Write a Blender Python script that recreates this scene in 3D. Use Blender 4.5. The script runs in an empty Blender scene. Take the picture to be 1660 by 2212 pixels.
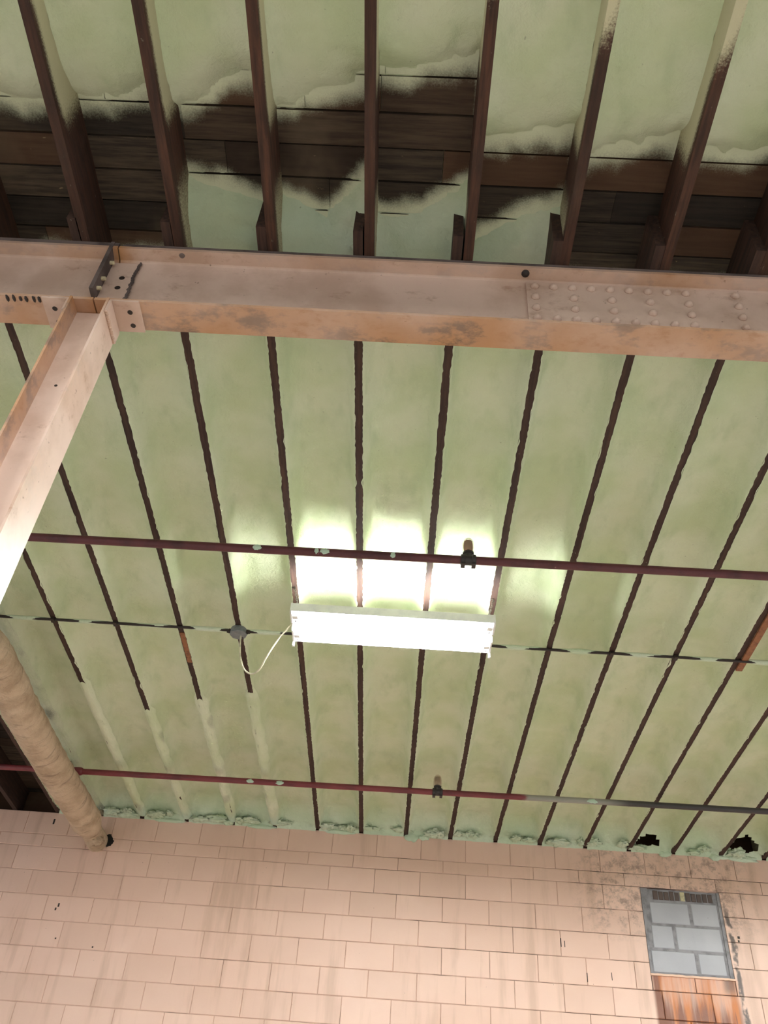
import bpy, math, random
from mathutils import Vector, Matrix, noise

sc = bpy.context.scene
COL = sc.collection
RND = random.Random(7)
ZC = 1.55                      # eye height above the floor; all z below are measured from the eye

# ------------------------------------------------------------------ camera
F_PX, YAW, PITCH, ROLL = 1917.2, -0.0381766, 0.7333912, 0.0821102
cam_d = bpy.data.cameras.new('camera'); cam = bpy.data.objects.new('camera', cam_d); COL.objects.link(cam)
cam_d.sensor_fit = 'HORIZONTAL'; cam_d.sensor_width = 36.0; cam_d.lens = F_PX / 1660 * 36.0
cam_d.clip_start = 0.05; cam_d.clip_end = 100
fw = Vector((math.sin(YAW) * math.cos(PITCH), math.cos(YAW) * math.cos(PITCH), math.sin(PITCH)))
rt = Vector((math.cos(YAW), -math.sin(YAW), 0)); up = rt.cross(fw)
r2 = math.cos(ROLL) * rt + math.sin(ROLL) * up; u2 = -math.sin(ROLL) * rt + math.cos(ROLL) * up
cam.matrix_world = Matrix(((r2.x, u2.x, -fw.x, 0), (r2.y, u2.y, -fw.y, 0), (r2.z, u2.z, -fw.z, ZC), (0, 0, 0, 1)))
sc.camera = cam

# ------------------------------------------------------------------ world, exposure, lamp power
world = bpy.data.worlds.new('world'); sc.world = world; world.use_nodes = True
bg = world.node_tree.nodes['Background']
bg.inputs[0].default_value = (1.0, 0.99, 0.98, 1); bg.inputs[1].default_value = 0.24
TUBE_POWER = 74.0              # emission of every fluorescent tube
ROOM_TUBE_POWER = 118.0
vs = sc.view_settings
vs.view_transform = 'Standard'; vs.look = 'None'; vs.gamma = 1.0; vs.use_curve_mapping = False
vs.exposure = 1.78

# ------------------------------------------------------------------ measured layout (metres, eye at 0,0,0)
H0 = 3.276                     # underside of the joists
DK = H0 + 0.24                 # underside of the roof boards
WY = 8.05                      # face of the block wall
SP = 0.4064                    # joist spacing
JX0 = -0.6692
JDX = {-5: .011, -4: -.013, -3: -.003, -2: .018, -1: .002, 0: -.007, 1: -.012, 2: -.006, 3: -.005, 4: .002, 6: .006, 8: -.007, 9: .015}
def jx(k): return JX0 + SP * k + JDX.get(k, 0)
JW = 0.040
def n3(x, y, z=0.0): return noise.noise(Vector((x, y, z)))
def sat(v): return 0.0 if v < 0 else (1.0 if v > 1 else v)
def sst(a, b, v):
    t = sat((v - a) / (b - a)); return t * t * (3 - 2 * t)
def lerp(a, b, t): return a + (b - a) * t
def srgb(r, g, b):
    f = lambda c: (c / 255 / 12.92) if c / 255 <= 0.04045 else ((c / 255 + 0.055) / 1.055) ** 2.4
    return (f(r), f(g), f(b), 1.0)

# ------------------------------------------------------------------ materials
class NT:
    def __init__(s, name):
        s.m = bpy.data.materials.new(name); s.m.use_nodes = True
        s.t = s.m.node_tree; s.n = s.t.nodes; s.b = s.n['Principled BSDF']
    def add(s, typ, **kw):
        nd = s.n.new(typ)
        for k, v in kw.items(): setattr(nd, k, v)
        return nd
    def link(s, a, b): s.t.links.new(a, b)
    def val(s, sock, v):
        if hasattr(v, 'is_output'): s.link(v, sock)
        else: sock.default_value = v
    def pos(s):
        if not hasattr(s, '_p'): s._p = s.add('ShaderNodeNewGeometry').outputs['Position']
        return s._p
    def mapped(s, scale, src=None):
        mp = s.add('ShaderNodeMapping'); s.link(src or s.pos(), mp.inputs[0]); mp.inputs['Scale'].default_value = scale
        return mp.outputs[0]
    def noise(s, scale, detail=4, rough=.55, stretch=(1, 1, 1), src=None, dist=0.0):
        nd = s.add('ShaderNodeTexNoise'); s.link(s.mapped(stretch, src), nd.inputs['Vector'])
        nd.inputs['Scale'].default_value = scale; nd.inputs['Detail'].default_value = detail
        nd.inputs['Roughness'].default_value = rough; nd.inputs['Distortion'].default_value = dist
        return nd.outputs[0]
    def math(s, op, a, b=0.5, c=None, clamp=False):
        nd = s.add('ShaderNodeMath', operation=op, use_clamp=clamp)
        s.val(nd.inputs[0], a); s.val(nd.inputs[1], b)
        if c is not None: s.val(nd.inputs[2], c)
        return nd.outputs[0]
    def ramp(s, v, lo, hi, a=0.0, b=1.0, smooth=True):
        nd = s.add('ShaderNodeMapRange', interpolation_type='SMOOTHSTEP' if smooth else 'LINEAR')
        s.val(nd.inputs[0], v); s.val(nd.inputs[1], lo); s.val(nd.inputs[2], hi); s.val(nd.inputs[3], a); s.val(nd.inputs[4], b)
        return nd.outputs[0]
    def mix(s, f, a, b, mode='MIX'):
        nd = s.add('ShaderNodeMix', data_type='RGBA', blend_type=mode)
        s.val(nd.inputs[0], f); s.val(nd.inputs[6], a); s.val(nd.inputs[7], b)
        return nd.outputs[2]
    def rand(s): return s.add('ShaderNodeObjectInfo').outputs['Random']
    def attr(s, name): return s.add('ShaderNodeAttribute', attribute_name=name).outputs['Fac']
    def sep(s):
        nd = s.add('ShaderNodeSeparateXYZ'); s.link(s.pos(), nd.inputs[0]); return nd.outputs
    def bump(s, h, strength=.3, dist=.01):
        nd = s.add('ShaderNodeBump'); nd.inputs['Strength'].default_value = strength; nd.inputs['Distance'].default_value = dist
        s.link(h, nd.inputs['Height'])
        s.link(nd.outputs[0], s.b.inputs['Normal'])
    def done(s, col, rough=.7, metal=0.0, spec=.5):
        s.val(s.b.inputs['Base Color'], col); s.val(s.b.inputs['Roughness'], rough)
        s.b.inputs['Metallic'].default_value = metal; s.b.inputs['Specular IOR Level'].default_value = spec
        return s.m
M = {}
FOAM_A, FOAM_B, FOAM_C = srgb(221, 227, 201), srgb(205, 217, 180), srgb(192, 217, 200)
def mk_foam():
    t = NT('spray_foam')
    big = t.noise(2.2, 3); mid = t.noise(9, 4, stretch=(1, .45, 1)); fine = t.noise(70, 5, .65); fine2 = t.noise(26, 4, .6, dist=.6)
    c = t.mix(t.ramp(big, .35, .68), FOAM_A, FOAM_B)
    c = t.mix(t.ramp(mid, .50, .75, 0, .5), c, srgb(188, 204, 168))
    c = t.mix(t.attr('cyan'), c, FOAM_C)
    spot = t.noise(38, 3, .5)
    c = t.mix(t.ramp(spot, .72, .80, 0, .45), c, srgb(96, 104, 70))
    d = t.math('ADD', t.attr('mist'), t.math('MULTIPLY', t.math('SUBTRACT', t.noise(160, 3, .7), .5), .5))
    c = t.mix(t.ramp(d, .12, .92), c, srgb(58, 51, 45))
    t.bump(t.math('ADD', t.math('MULTIPLY', fine, .5), fine2), .6, .014)
    M['foam'] = t.done(c, .85, spec=.25)
def mk_plank():
    t = NT('old_roof_board'); g = t.noise(3.5, 6, .65, stretch=(1, 14, 14)); st = t.noise(1.7, 4)
    r = t.rand()
    c = t.mix(t.ramp(g, .3, .7), srgb(50, 44, 39), srgb(90, 78, 66))
    c = t.mix(t.ramp(r, .0, 1.0, 0, .85, False), c, srgb(34, 30, 28))
    c = t.mix(t.ramp(t.math('FRACT', t.math('MULTIPLY', r, 7.3)), .6, 1.0, 0, .6), c, srgb(96, 68, 50))
    c = t.mix(t.ramp(st, .55, .72, 0, .5), c, srgb(112, 98, 82))
    chip = t.noise(22, 4, .7, stretch=(.6, 1, 1))
    c = t.mix(t.ramp(chip, .70, .74, 0, .8), c, srgb(140, 120, 92))
    d = t.math('ADD', t.attr('mist'), t.math('MULTIPLY', t.math('SUBTRACT', t.noise(160, 3, .7), .5), .5))
    c = t.mix(t.ramp(d, .10, .95), c, FOAM_A)
    t.bump(g, .4, .006); M['plank'] = t.done(c, .8, spec=.25)
def mk_joist(name, base, dark):
    t = NT(name); g = t.noise(4, 6, .65, stretch=(14, 1, 14)); st = t.noise(5, 4)
    c = t.mix(t.ramp(g, .3, .72), dark, base)
    c = t.mix(t.ramp(t.rand(), 0, 1, 0, .45, False), c, srgb(52, 40, 36))
    c = t.mix(t.ramp(st, .56, .75, 0, .5), c, srgb(48, 37, 32))
    sp = t.noise(60, 3, .6, stretch=(1, .35, 1))
    c = t.mix(t.ramp(sp, .70, .78, 0, .7), c, srgb(150, 146, 128))
    d = t.math('ADD', t.attr('mist'), t.math('MULTIPLY', t.math('SUBTRACT', t.noise(140, 2, .6), .5), .7))
    c = t.mix(t.ramp(d, .25, .85), c, srgb(196, 192, 160))
    t.bump(g, .35, .004); return t.done(c, .75, spec=.3)
def mk_steel():
    t = NT('peach_painted_steel')
    n1 = t.noise(4.0, 5, .6); n2 = t.noise(30, 5, .65); n3_ = t.noise(9, 6, .7, stretch=(.6, 1, 1))
    c = t.mix(t.ramp(n1, .38, .66), srgb(213, 187, 173), srgb(194, 166, 150))
    c = t.mix(t.ramp(n3_, .56, .72, 0, .55), c, srgb(142, 104, 78))
    c = t.mix(t.ramp(n2, .66, .74, 0, .7), c, srgb(88, 66, 52))
    c = t.mix(t.attr('grime_shade'), c, t.mix(t.ramp(n3_, .36, .52), srgb(104, 76, 56), srgb(182, 132, 88)))  # stains, plus the undersides' dim warm bounce tone painted in
    t.bump(n2, .12, .003); M['steel'] = t.done(c, .42, spec=.45)
def mk_block(name, base, base2, stains):
    t = NT(name); n1 = t.noise(1.3, 4); fine = t.noise(130, 3, .6); st = t.noise(5, 5, .65, stretch=(1, 1, .5))
    x, y, z = t.sep()
    c = t.mix(t.ramp(n1, .35, .65), base, base2)
    c = t.mix(t.ramp(t.rand(), 0, 1, 0, .5, False), c, srgb(214, 180, 162) if stains else base2)
    streak = t.noise(7, 4, .6, stretch=(1, 1, .12))
    c = t.mix(t.ramp(streak, .50, .70, 0, .34), c, srgb(172, 140, 116) if stains else base2)
    if stains:
        zr = t.math('SUBTRACT', z, ZC)
        # soot and damp round the head of the blocked window
        dx = t.math('MAXIMUM', t.math('SUBTRACT', t.math('ABSOLUTE', t.math('SUBTRACT', x, 2.45)), .50), 0)
        dz = t.math('MAXIMUM', t.math('SUBTRACT', t.math('ABSOLUTE', t.math('SUBTRACT', zr, 2.95)), .16), 0)
        dd = t.math('SQRT', t.math('ADD', t.math('MULTIPLY', dx, dx), t.math('MULTIPLY', dz, dz)))
        g = t.math('MULTIPLY', t.ramp(dd, .0, .42, 1, 0), t.ramp(t.noise(14, 6, .75), .44, .68))
        c = t.mix(t.math('MULTIPLY', g, .6), c, srgb(96, 76, 66))
        # rust run-off below the sill
        inx = t.math('MULTIPLY', t.ramp(x, 2.225, 2.26), t.ramp(x, 2.97, 2.90))
        inz = t.ramp(zr, 2.25, 2.232)
        run = t.noise(11, 5, .6, stretch=(1, 1, .07))
        edge = t.math('ADD', t.ramp(x, 2.36, 2.24, 0, .26), t.ramp(zr, 2.15, 1.9, -.06, .12))
        rf = t.math('MULTIPLY', t.math('MULTIPLY', inx, inz), t.ramp(t.math('ADD', run, edge), .38, .58, .50, .98))
        run2 = t.noise(17, 4, .6, stretch=(1, 1, .06), src=t.mapped((1.3, 1, 1)))
        c = t.mix(rf, c, t.mix(t.ramp(t.math('ADD', run2, edge), .46, .66), srgb(188, 106, 34), srgb(118, 60, 24)))
        dk = t.math('MULTIPLY', t.math('MULTIPLY', inz, t.ramp(x, 2.80, 2.86)), t.math('MULTIPLY', t.ramp(x, 2.94, 2.90), t.ramp(zr, 2.08, 2.18)))
        c = t.mix(t.math('MULTIPLY', dk, .7), c, srgb(70, 50, 42))
        # sooty crack right of the window
        wob = t.math('MULTIPLY', t.math('SUBTRACT', t.noise(6, 4), .5), .10)
        lx = t.math('ABSOLUTE', t.math('ADD', t.math('SUBTRACT', x, 2.968), wob))
        cr = t.math('MULTIPLY', t.ramp(lx, .012, .03, 1, 0), t.ramp(t.noise(10, 4), .40, .52))
        c = t.mix(t.math('MULTIPLY', cr, t.ramp(zr, 2.95, 2.7, 0, .9)), c, srgb(70, 62, 60))
    pit = t.noise(45, 2, .5)
    c = t.mix(t.ramp(pit, .775, .79, 0, .6), c, srgb(110, 86, 74))
    t.bump(t.math('ADD', fine, st), .18, .004)
    return t.done(c, .43, spec=.45)
def mk_simple(name, col, rough, metal=0.0, col2=None, sc_=20, lo=.4, hi=.7, bump=0.0, spec=.5):
    t = NT(name); n = t.noise(sc_, 4, .6)
    c = t.mix(t.ramp(n, lo, hi), col, col2 or tuple(v * .7 for v in col[:3]) + (1,))
    if bump: t.bump(n, bump, .004)
    return t.done(c, rough, metal, spec)
mk_foam(); mk_plank(); mk_steel()
M['joist'] = mk_joist('dark_joist_wood', srgb(86, 62, 52), srgb(54, 40, 36))
M['joist_red'] = mk_joist('red_brown_joist_wood', srgb(92, 60, 46), srgb(56, 39, 32))
M['bare_wood'] = mk_simple('bare_orange_wood', srgb(150, 98, 64), .7, col2=srgb(112, 72, 50), sc_=30)
M['block'] = mk_block('peach_painted_block', srgb(235, 201, 185), srgb(228, 192, 175), True)
M['grey_block'] = mk_block('bare_grey_block', srgb(180, 180, 186), srgb(164, 164, 171), False)
def mk_joint():
    t = NT('dirty_paint_joint'); n = t.noise(2.3, 4); x, y, z = t.sep()
    f = t.ramp(t.math('ADD', n, t.ramp(x, -2.0, 3.0, -.10, .16, False)), .42, .64)
    t.m.name = 'dirty_paint_joint'; M['joint'] = t.done(t.mix(f, srgb(204, 172, 158), srgb(74, 58, 54)), .8)
mk_joint()
M['mortar'] = mk_simple('grey_mortar', srgb(150, 148, 152), .9, col2=srgb(120, 118, 122), sc_=14, bump=.3)
M['brick'] = mk_block('sooty_brick', srgb(112, 92, 84), srgb(84, 72, 70), False)
M['brick_pale'] = mk_simple('pale_brick', srgb(206, 196, 160), .8, sc_=30)
M['nailer'] = mk_simple('grey_nailer_board', srgb(112, 98, 94), .8, col2=srgb(74, 64, 62), sc_=9)
def mk_pipe2():
    t = NT('red_pipe_with_grey_overspray'); x, y, z = t.sep(); n = t.noise(16, 4, stretch=(.3, 1, 1))
    c = t.mix(t.ramp(n, .4, .7), srgb(126, 54, 60), srgb(96, 42, 48))
    xx = t.math('ADD', x, t.math('MULTIPLY', n, .25))
    c = t.mix(t.ramp(xx, 1.17, 1.23), c, srgb(150, 148, 138)); c = t.mix(t.ramp(xx, 1.75, 2.1), c, srgb(62, 58, 58))
    M['pipe2'] = t.done(c, .5)
mk_pipe2()
M['pipe1'] = mk_simple('dark_maroon_pipe', srgb(92, 44, 50), .5, col2=srgb(70, 34, 40), sc_=8)
M['fitting'] = mk_simple('black_iron_fitting', srgb(52, 46, 48), .5, sc_=30)
M['brass'] = mk_simple('copper_brass', srgb(176, 120, 92), .4, .5, sc_=40)
M['white'] = mk_simple('white_enamel', srgb(238, 238, 236), .35, col2=srgb(228, 228, 228))
M['galv'] = mk_simple('galvanised_steel', srgb(132, 136, 136), .5, .3, sc_=30)
M['greybox'] = mk_simple('grey_metal_box', srgb(122, 128, 132), .5, .1, sc_=30)
M['cable'] = mk_simple('white_cable', srgb(232, 226, 200), .5)
M['black'] = mk_simple('black_hole', srgb(24, 20, 18), .9)
M['bolt'] = mk_simple('dark_bolt', srgb(44, 34, 30), .6, sc_=40)
M['pale_bolt'] = mk_simple('pale_bolt_end', srgb(226, 212, 176), .5, sc_=40)
M['chain'] = mk_simple('chain_steel', srgb(92, 90, 80), .45, .6, sc_=60)
M['floor'] = mk_simple('pale_concrete_floor', srgb(200, 193, 182), .8, col2=srgb(180, 172, 160), sc_=1.5)
M['wallpaint'] = mk_simple('peach_painted_wall', srgb(226, 188, 164), .5, col2=srgb(216, 178, 152), sc_=2)
def mk_wrap():
    t = NT('dusty_cloth_wrap'); n = t.noise(26, 5, .65, stretch=(1, .5, 1)); w = t.noise(6, 5)
    ring = t.noise(20, 4, .6, stretch=(.25, 1.0, .25), dist=1.0)
    c = t.mix(t.ramp(w, .35, .7), srgb(212, 188, 162), srgb(184, 158, 132))
    c = t.mix(t.ramp(ring, .54, .72, 0, .6), c, srgb(122, 100, 84))
    c = t.mix(t.ramp(n, .66, .75, 0, .5), c, srgb(222, 204, 176))
    t.bump(t.math('ADD', n, ring), .9, .03); M['wrap'] = t.done(c, .85, spec=.3)
mk_wrap()
def mk_plastic():
    t = NT('clear_plastic_cover'); t.b.inputs['Alpha'].default_value = .38
    M['plastic'] = t.done(srgb(214, 196, 170), .35, spec=.6)
mk_plastic()
def mk_tube(name, power):
    t = NT(name); t.b.inputs['Emission Color'].default_value = (0.97, 1.0, .97, 1); t.b.inputs['Emission Strength'].default_value = power
    M[name] = t.done((.9, .9, .9, 1), .3)
mk_tube('lit_tube', TUBE_POWER); mk_tube('lit_room_tube', ROOM_TUBE_POWER)

# ------------------------------------------------------------------ mesh helpers
WPOS = {}
class MB:
    def __init__(s): s.v = []; s.f = []; s.a = {}
    def q(s, vs, fs):
        o = len(s.v); s.v += [tuple(v) for v in vs]; s.f += [tuple(i + o for i in f) for f in fs]; return s
    def box(s, x0, x1, y0, y1, z0, z1, c=0.0):
        if c <= 0:
            return s.q([(x, y, z) for x in (x0, x1) for y in (y0, y1) for z in (z0, z1)],
                       [(0, 1, 3, 2), (4, 6, 7, 5), (0, 4, 5, 1), (2, 3, 7, 6), (0, 2, 6, 4), (1, 5, 7, 3)])
        # chamfered on the -y face and its rim
        vs = [(x0, y1, z0), (x1, y1, z0), (x1, y1, z1), (x0, y1, z1), (x0, y0 + c, z0), (x1, y0 + c, z0), (x1, y0 + c, z1), (x0, y0 + c, z1),
              (x0 + c, y0, z0 + c), (x1 - c, y0, z0 + c), (x1 - c, y0, z1 - c), (x0 + c, y0, z1 - c)]
        fs = [(3, 2, 1, 0), (0, 1, 5, 4), (1, 2, 6, 5), (2, 3, 7, 6), (3, 0, 4, 7), (4, 5, 9, 8), (5, 6, 10, 9), (6, 7, 11, 10), (7, 4, 8, 11), (8, 9, 10, 11)]
        return s.q(vs, fs)
    def prism(s, prof, axis, a, b):
        n = len(prof)
        def p(u, v, w): return (w, u, v) if axis == 'x' else ((u, w, v) if axis == 'y' else (u, v, w))
        vs = [p(u, v, a) for u, v in prof] + [p(u, v, b) for u, v in prof]
        fs = [(i, (i + 1) % n, (i + 1) % n + n, i + n) for i in range(n)] + [tuple(range(n))[::-1], tuple(range(n, 2 * n))]
        return s.q(vs, fs)
    def tube(s, path, r, seg=12, caps=True, closed=False):
        pts = [Vector(p) for p in path]; n = len(pts); rings = []
        prev = None
        for i, p in enumerate(pts):
            if closed: t = pts[(i + 1) % n] - pts[i - 1]
            else: t = pts[min(i + 1, n - 1)] - pts[max(i - 1, 0)]
            t.normalize()
            if prev is None: prev = t.orthogonal()
            u = (prev - t * prev.dot(t)).normalized(); prev = u; w = t.cross(u)
            rr = r[i] if isinstance(r, (list, tuple)) else r
            rings.append([p + (u * math.cos(6.28318 * k / seg) + w * math.sin(6.28318 * k / seg)) * rr for k in range(seg)])
        vs = [v for rg in rings for v in rg]; fs = []
        for i in range(n if closed else n - 1):
            j = (i + 1) % n
            for k in range(seg):
                k2 = (k + 1) % seg; fs.append((i * seg + k, i * seg + k2, j * seg + k2, j * seg + k))
        if caps and not closed: fs += [tuple(range(seg))[::-1], tuple(range((n - 1) * seg, n * seg))]
        return s.q(vs, fs)
    def lathe(s, c, axis, prof, seg=14):
        c = Vector(c); ax = Vector(axis).normalized(); u = ax.orthogonal().normalized(); w = ax.cross(u)
        vs = [c + ax * h + (u * math.cos(6.28318 * k / seg) + w * math.sin(6.28318 * k / seg)) * r for r, h in prof for k in range(seg)]
        fs = []
        for i in range(len(prof) - 1):
            for k in range(seg):
                k2 = (k + 1) % seg; fs.append((i * seg + k, i * seg + k2, (i + 1) * seg + k2, (i + 1) * seg + k))
        fs += [tuple(range(seg))[::-1], tuple(range((len(prof) - 1) * seg, len(prof) * seg))]
        return s.q(vs, fs)
    def blob(s, c, r, seed=0, amp=.3, nu=16, nv=10, fr=2.2):
        vs = []; c = Vector(c)
        for j in range(nv + 1):
            th = math.pi * j / nv
            for i in range(nu):
                ph = 6.28318 * i / nu
                d = Vector((math.sin(th) * math.cos(ph), math.sin(th) * math.sin(ph), math.cos(th)))
                k = 1 + amp * n3(d.x * fr + seed, d.y * fr, d.z * fr) + amp * .6 * n3(d.x * fr * 3 + seed, d.y * fr * 3, d.z * fr * 3 + 5)
                vs.append(c + Vector((d.x * r[0], d.y * r[1], d.z * r[2])) * k)
        fs = [(j * nu + i, (j + 1) * nu + i, (j + 1) * nu + (i + 1) % nu, j * nu + (i + 1) % nu) for j in range(nv) for i in range(nu)]
        return s.q(vs, fs)
def props(o, label=None, cat=None, group=None, kind=None):
    if label: o['label'] = label
    if cat: o['category'] = cat
    if group: o['group'] = group
    if kind: o['kind'] = kind
    return o
def mesh_obj(name, me, loc, parent=None):
    o = bpy.data.objects.new(name, me); COL.objects.link(o)
    loc = Vector(loc)
    if parent: o.parent = parent; o.location = loc - WPOS[parent.name]
    else: o.location = loc + Vector((0, 0, ZC))
    WPOS[o.name] = loc
    return o
def obj(name, mb, mat, parent=None, smooth=None, origin=None, attrs=None):
    vs = [Vector(v) for v in mb.v]
    lo = [min(v[i] for v in vs) for i in range(3)]; hi = [max(v[i] for v in vs) for i in range(3)]
    c = Vector(origin) if origin else Vector(((lo[0] + hi[0]) / 2, (lo[1] + hi[1]) / 2, (lo[2] + hi[2]) / 2))
    me = bpy.data.meshes.new(name); me.from_pydata([tuple(v - c) for v in vs], [], mb.f); me.validate()
    me.materials.append(M[mat])
    for an, data in (attrs or {}).items():
        at = me.attributes.new(an, 'FLOAT', 'POINT'); at.data.foreach_set('value', data)
    if smooth is not None:
        me.shade_smooth()
        if smooth < 179: me.set_sharp_from_angle(angle=math.radians(smooth))
    me.update()
    # outward normals
    import bmesh
    bm = bmesh.new(); bm.from_mesh(me); bmesh.ops.recalc_face_normals(bm, faces=bm.faces); bm.to_mesh(me); bm.free()
    return mesh_obj(name, me, c, parent)
def empty(name, loc):
    o = bpy.data.objects.new(name, None); COL.objects.link(o); o.location = Vector(loc) + Vector((0, 0, ZC)); o.empty_display_size = .1
    WPOS[o.name] = Vector(loc); return o
def copy_tree(o, parent, delta=Vector((0, 0, 0))):
    c = o.copy(); COL.objects.link(c); c.parent = parent
    if parent is None: c.location = o.location + delta
    for ch in list(o.children): copy_tree(ch, c)
    return c

# ================================================================== SETTING
XL, XR, YN = -6.2, 6.2, -7.0
props(obj('floor', MB().box(XL, XR, YN, WY + .3, -1.65, -1.55), 'floor'), 'pale concrete floor of the warehouse', kind='structure')

# ---- block wall
OX0, OX1, OZ0, OZ1 = 2.237, 2.928, 2.240, 2.945          # blocked-up window
mb = MB()
BY = WY + .006
mb.box(XL, OX0, BY, WY + .3, -1.55, 3.27).box(OX1, XR, BY, WY + .3, -1.55, 3.27).box(OX0, OX1, BY, WY + .3, -1.55, OZ0).box(OX0, OX1, BY, WY + .3, OZ1, 3.27)
wall = props(obj('wall_back', mb, 'joint'), 'peach painted concrete block wall under the ceiling', kind='structure')
zs = [3.27, 3.064, 2.953, 2.744, 2.538, 2.330, 2.118, 1.907, 1.699, 1.491, 1.283]
BP, GAP = .405, .0042
block_meshes = {}
def place_block(x0, x1, z0, z1, i):
    w, h = round(x1 - x0, 4), round(z1 - z0, 4)
    key = (w, h)
    if key not in block_meshes:
        m = MB().box(-w / 2, w / 2, 0, .05, -h / 2, h / 2, c=.0035)
        me = bpy.data.meshes.new('block'); me.from_pydata(m.v, [], m.f); me.materials.append(M['block']); block_meshes[key] = me
    pr = RND.uniform(-.0012, .0012)
    return mesh_obj('block', block_meshes[key], ((x0 + x1) / 2, WY + pr, (z0 + z1) / 2), wall)
for ci in range(len(zs) - 1):
    z1, z0 = zs[ci] - GAP / 2, zs[ci + 1] + GAP / 2
    off = .281 if ci in (0, 2, 4, 6, 8) else .078
    for n in range(-12, 12):
        x0, x1 = off + BP * n + .0014, off + BP * (n + 1) - .0014
        if x1 < -4.6 or x0 > 4.6: continue
        if z1 > OZ0 + .03 and z0 < OZ1 - .03:
            if x0 >= OX0 - .01 and x1 <= OX1 + .01: continue
            if x0 < OX0 < x1:
                if OX0 - x0 > .03: place_block(x0, OX0 - .004, z0, z1, n)
                if x1 > OX1 + .02: place_block(OX1 + .004, x1, z0, z1, n)
                continue
            if x0 < OX1 < x1:
                if x1 - OX1 > .03: place_block(OX1 + .004, x1, z0, z1, n)
                continue
        place_block(x0, x1, z0, z1, n)
for a_, b_ in ((OX0 + .002, 2.592), (2.597, OX1 - .002)): place_block(a_, b_, 2.1205, OZ0 - .003, 0)
obj('wall_lower_paint', MB().box(XL, XR, WY - .001, WY + .02, -1.55, zs[-1]), 'wallpaint', wall)
obj('wall_side_paint', MB().box(XL, -4.65, WY - .001, WY + .02, zs[-1], 3.27), 'wallpaint', wall)
# old anchors and nail holes left in the wall
for x, z, w, h in [(-2.845, 2.458, .014, .030), (-2.862, 2.425, .014, .022), (-2.789, 2.19, .012, .012), (-2.458, 2.142, .012, .012), (-3.113, 3.183, .016, .05),
                   (1.50, 2.44, .006, .07), (1.53, 2.43, .006, .05), (1.905, 2.20, .006, .06), (1.70, 2.18, .006, .07), (3.03, 2.58, .02, .02), (3.025, 2.55, .014, .016)]:
    obj('wall_anchor', MB().box(x - w / 2, x + w / 2, WY - .002, WY + .01, z - h / 2, z + h / 2, c=.0009), 'bolt', wall)

# ---- blocked-up window
win = empty('window_1', (2.58, WY, OZ0)); props(win, 'window opening blocked up with bare grey concrete blocks', kind='structure')
obj('mortar_bed', MB().box(OX0, OX1, WY + .013, WY + .3, OZ0, OZ1), 'mortar', win)
for x0, x1, z0, z1 in [(2.302, 2.640, 2.655, 2.836), (2.662, 2.893, 2.655, 2.845), (2.290, 2.475, 2.452, 2.640), (2.498, 2.885, 2.448, 2.640), (2.262, 2.632, 2.258, 2.436), (2.656, 2.880, 2.262, 2.432)]:
    obj('grey_block', MB().box(x0, x1, WY + .008, WY + .15, z0, z1, c=.008), 'grey_block', win)
xb = 2.345
for i in range(11):
    w = .036 + .006 * RND.random(); tall = .066 + .012 * RND.random()
    obj('brick', MB().box(xb, xb + w, WY + .002 + .008 * RND.random(), WY + .12, 2.856, 2.856 + tall, c=.004), 'brick_pale' if i in (5,) else 'brick', win)
    xb += w + .009
obj('mortar_jamb', MB().prism([(OX0, OZ0), (OX0 + .014, OZ0), (OX0 + .03, OZ1 - .2), (OX0 + .06, OZ1), (OX0, OZ1)], 'y', WY + .002, WY + .05), 'mortar', win)
obj('mortar_jamb', MB().prism([(OX1 - .03, OZ0), (OX1, OZ0), (OX1, OZ1), (OX1 - .022, OZ1)], 'y', WY + .004, WY + .05), 'mortar', win)
mb = MB(); n = 24
top = []; 
for i in range(n + 1):
    x = lerp(OX0 - .005, OX1 + .005, i / n); top.append((x, OZ0 + .006 + .005 * n3(x * 18, 3)))
bot = [(x, OZ0 - .010 - .004 * n3(x * 30, 9)) for x, _ in reversed(top)]
obj('sill', mb.prism(top + bot, 'y', WY - .012, WY + .05), 'wallpaint', win)

# ---- roof deck, boards, joists, foam
ceil = props(obj('ceiling', MB().box(XL, XR, YN, WY + .3, DK + .028, DK + .12), 'plank'), 'timber roof deck with joists and pale green spray foam', kind='structure')
UX = {-2: -1.428, -1: -1.030, 0: -.635, 1: -.228, 2: .185, 3: .585, 4: 1.0}
def ux(k): return UX.get(k, jx(k) + .041)
# foam edge (Y) of the sprayed strip nearest the viewer and of the strip starting at the girder, at the left and right of each bay
UPB = {-3: (1.56, 1.54), -2: (1.55, 1.47), -1: (1.53, 1.40), 0: (1.53, 1.39), 1: (1.39, 1.31), 2: (1.64, 1.58), 3: (1.68, 1.60), 4: (1.67, 1.57), 5: (1.6, 1.5)}
LOB = {-1: (1.84, 1.90, 1.97), 0: (1.92, 1.97, 1.80), 1: (1.99, 1.95, 1.82), 2: (2.10, 2.00, 1.89)}
def upb(k, s):
    a, b = UPB.get(k, (1.5 + .1 * math.sin(k * 2.1), 1.45 + .1 * math.sin(k * 1.3))); return lerp(a, b, s)
def lob(k, s):
    if k not in LOB: return 2.28
    a, m_, b = LOB[k]; return lerp(a, m_, s * 2) if s < .5 else lerp(m_, b, s * 2 - 1)
def spray_d(k, s, x, y):
    nz = .055 * n3(x * 6, y * 3, k * 1.9) + .03 * n3(x * 19, y * 15, k)
    return upb(k, s) - y + nz, y - lob(k, s) + nz * .9
def board_mist(x, y):
    k = int(math.floor((x - JX0 - .04) / SP)); s_ = sat((x - ux(k)) / (ux(k + 1) - ux(k)))
    d = max(spray_d(k, s_, x, y)) if k > -7 else spray_d(k, s_, x, y)[0]
    return sst(-.13, .02, d)
PP, PY0 = .1428, 1.402
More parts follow.
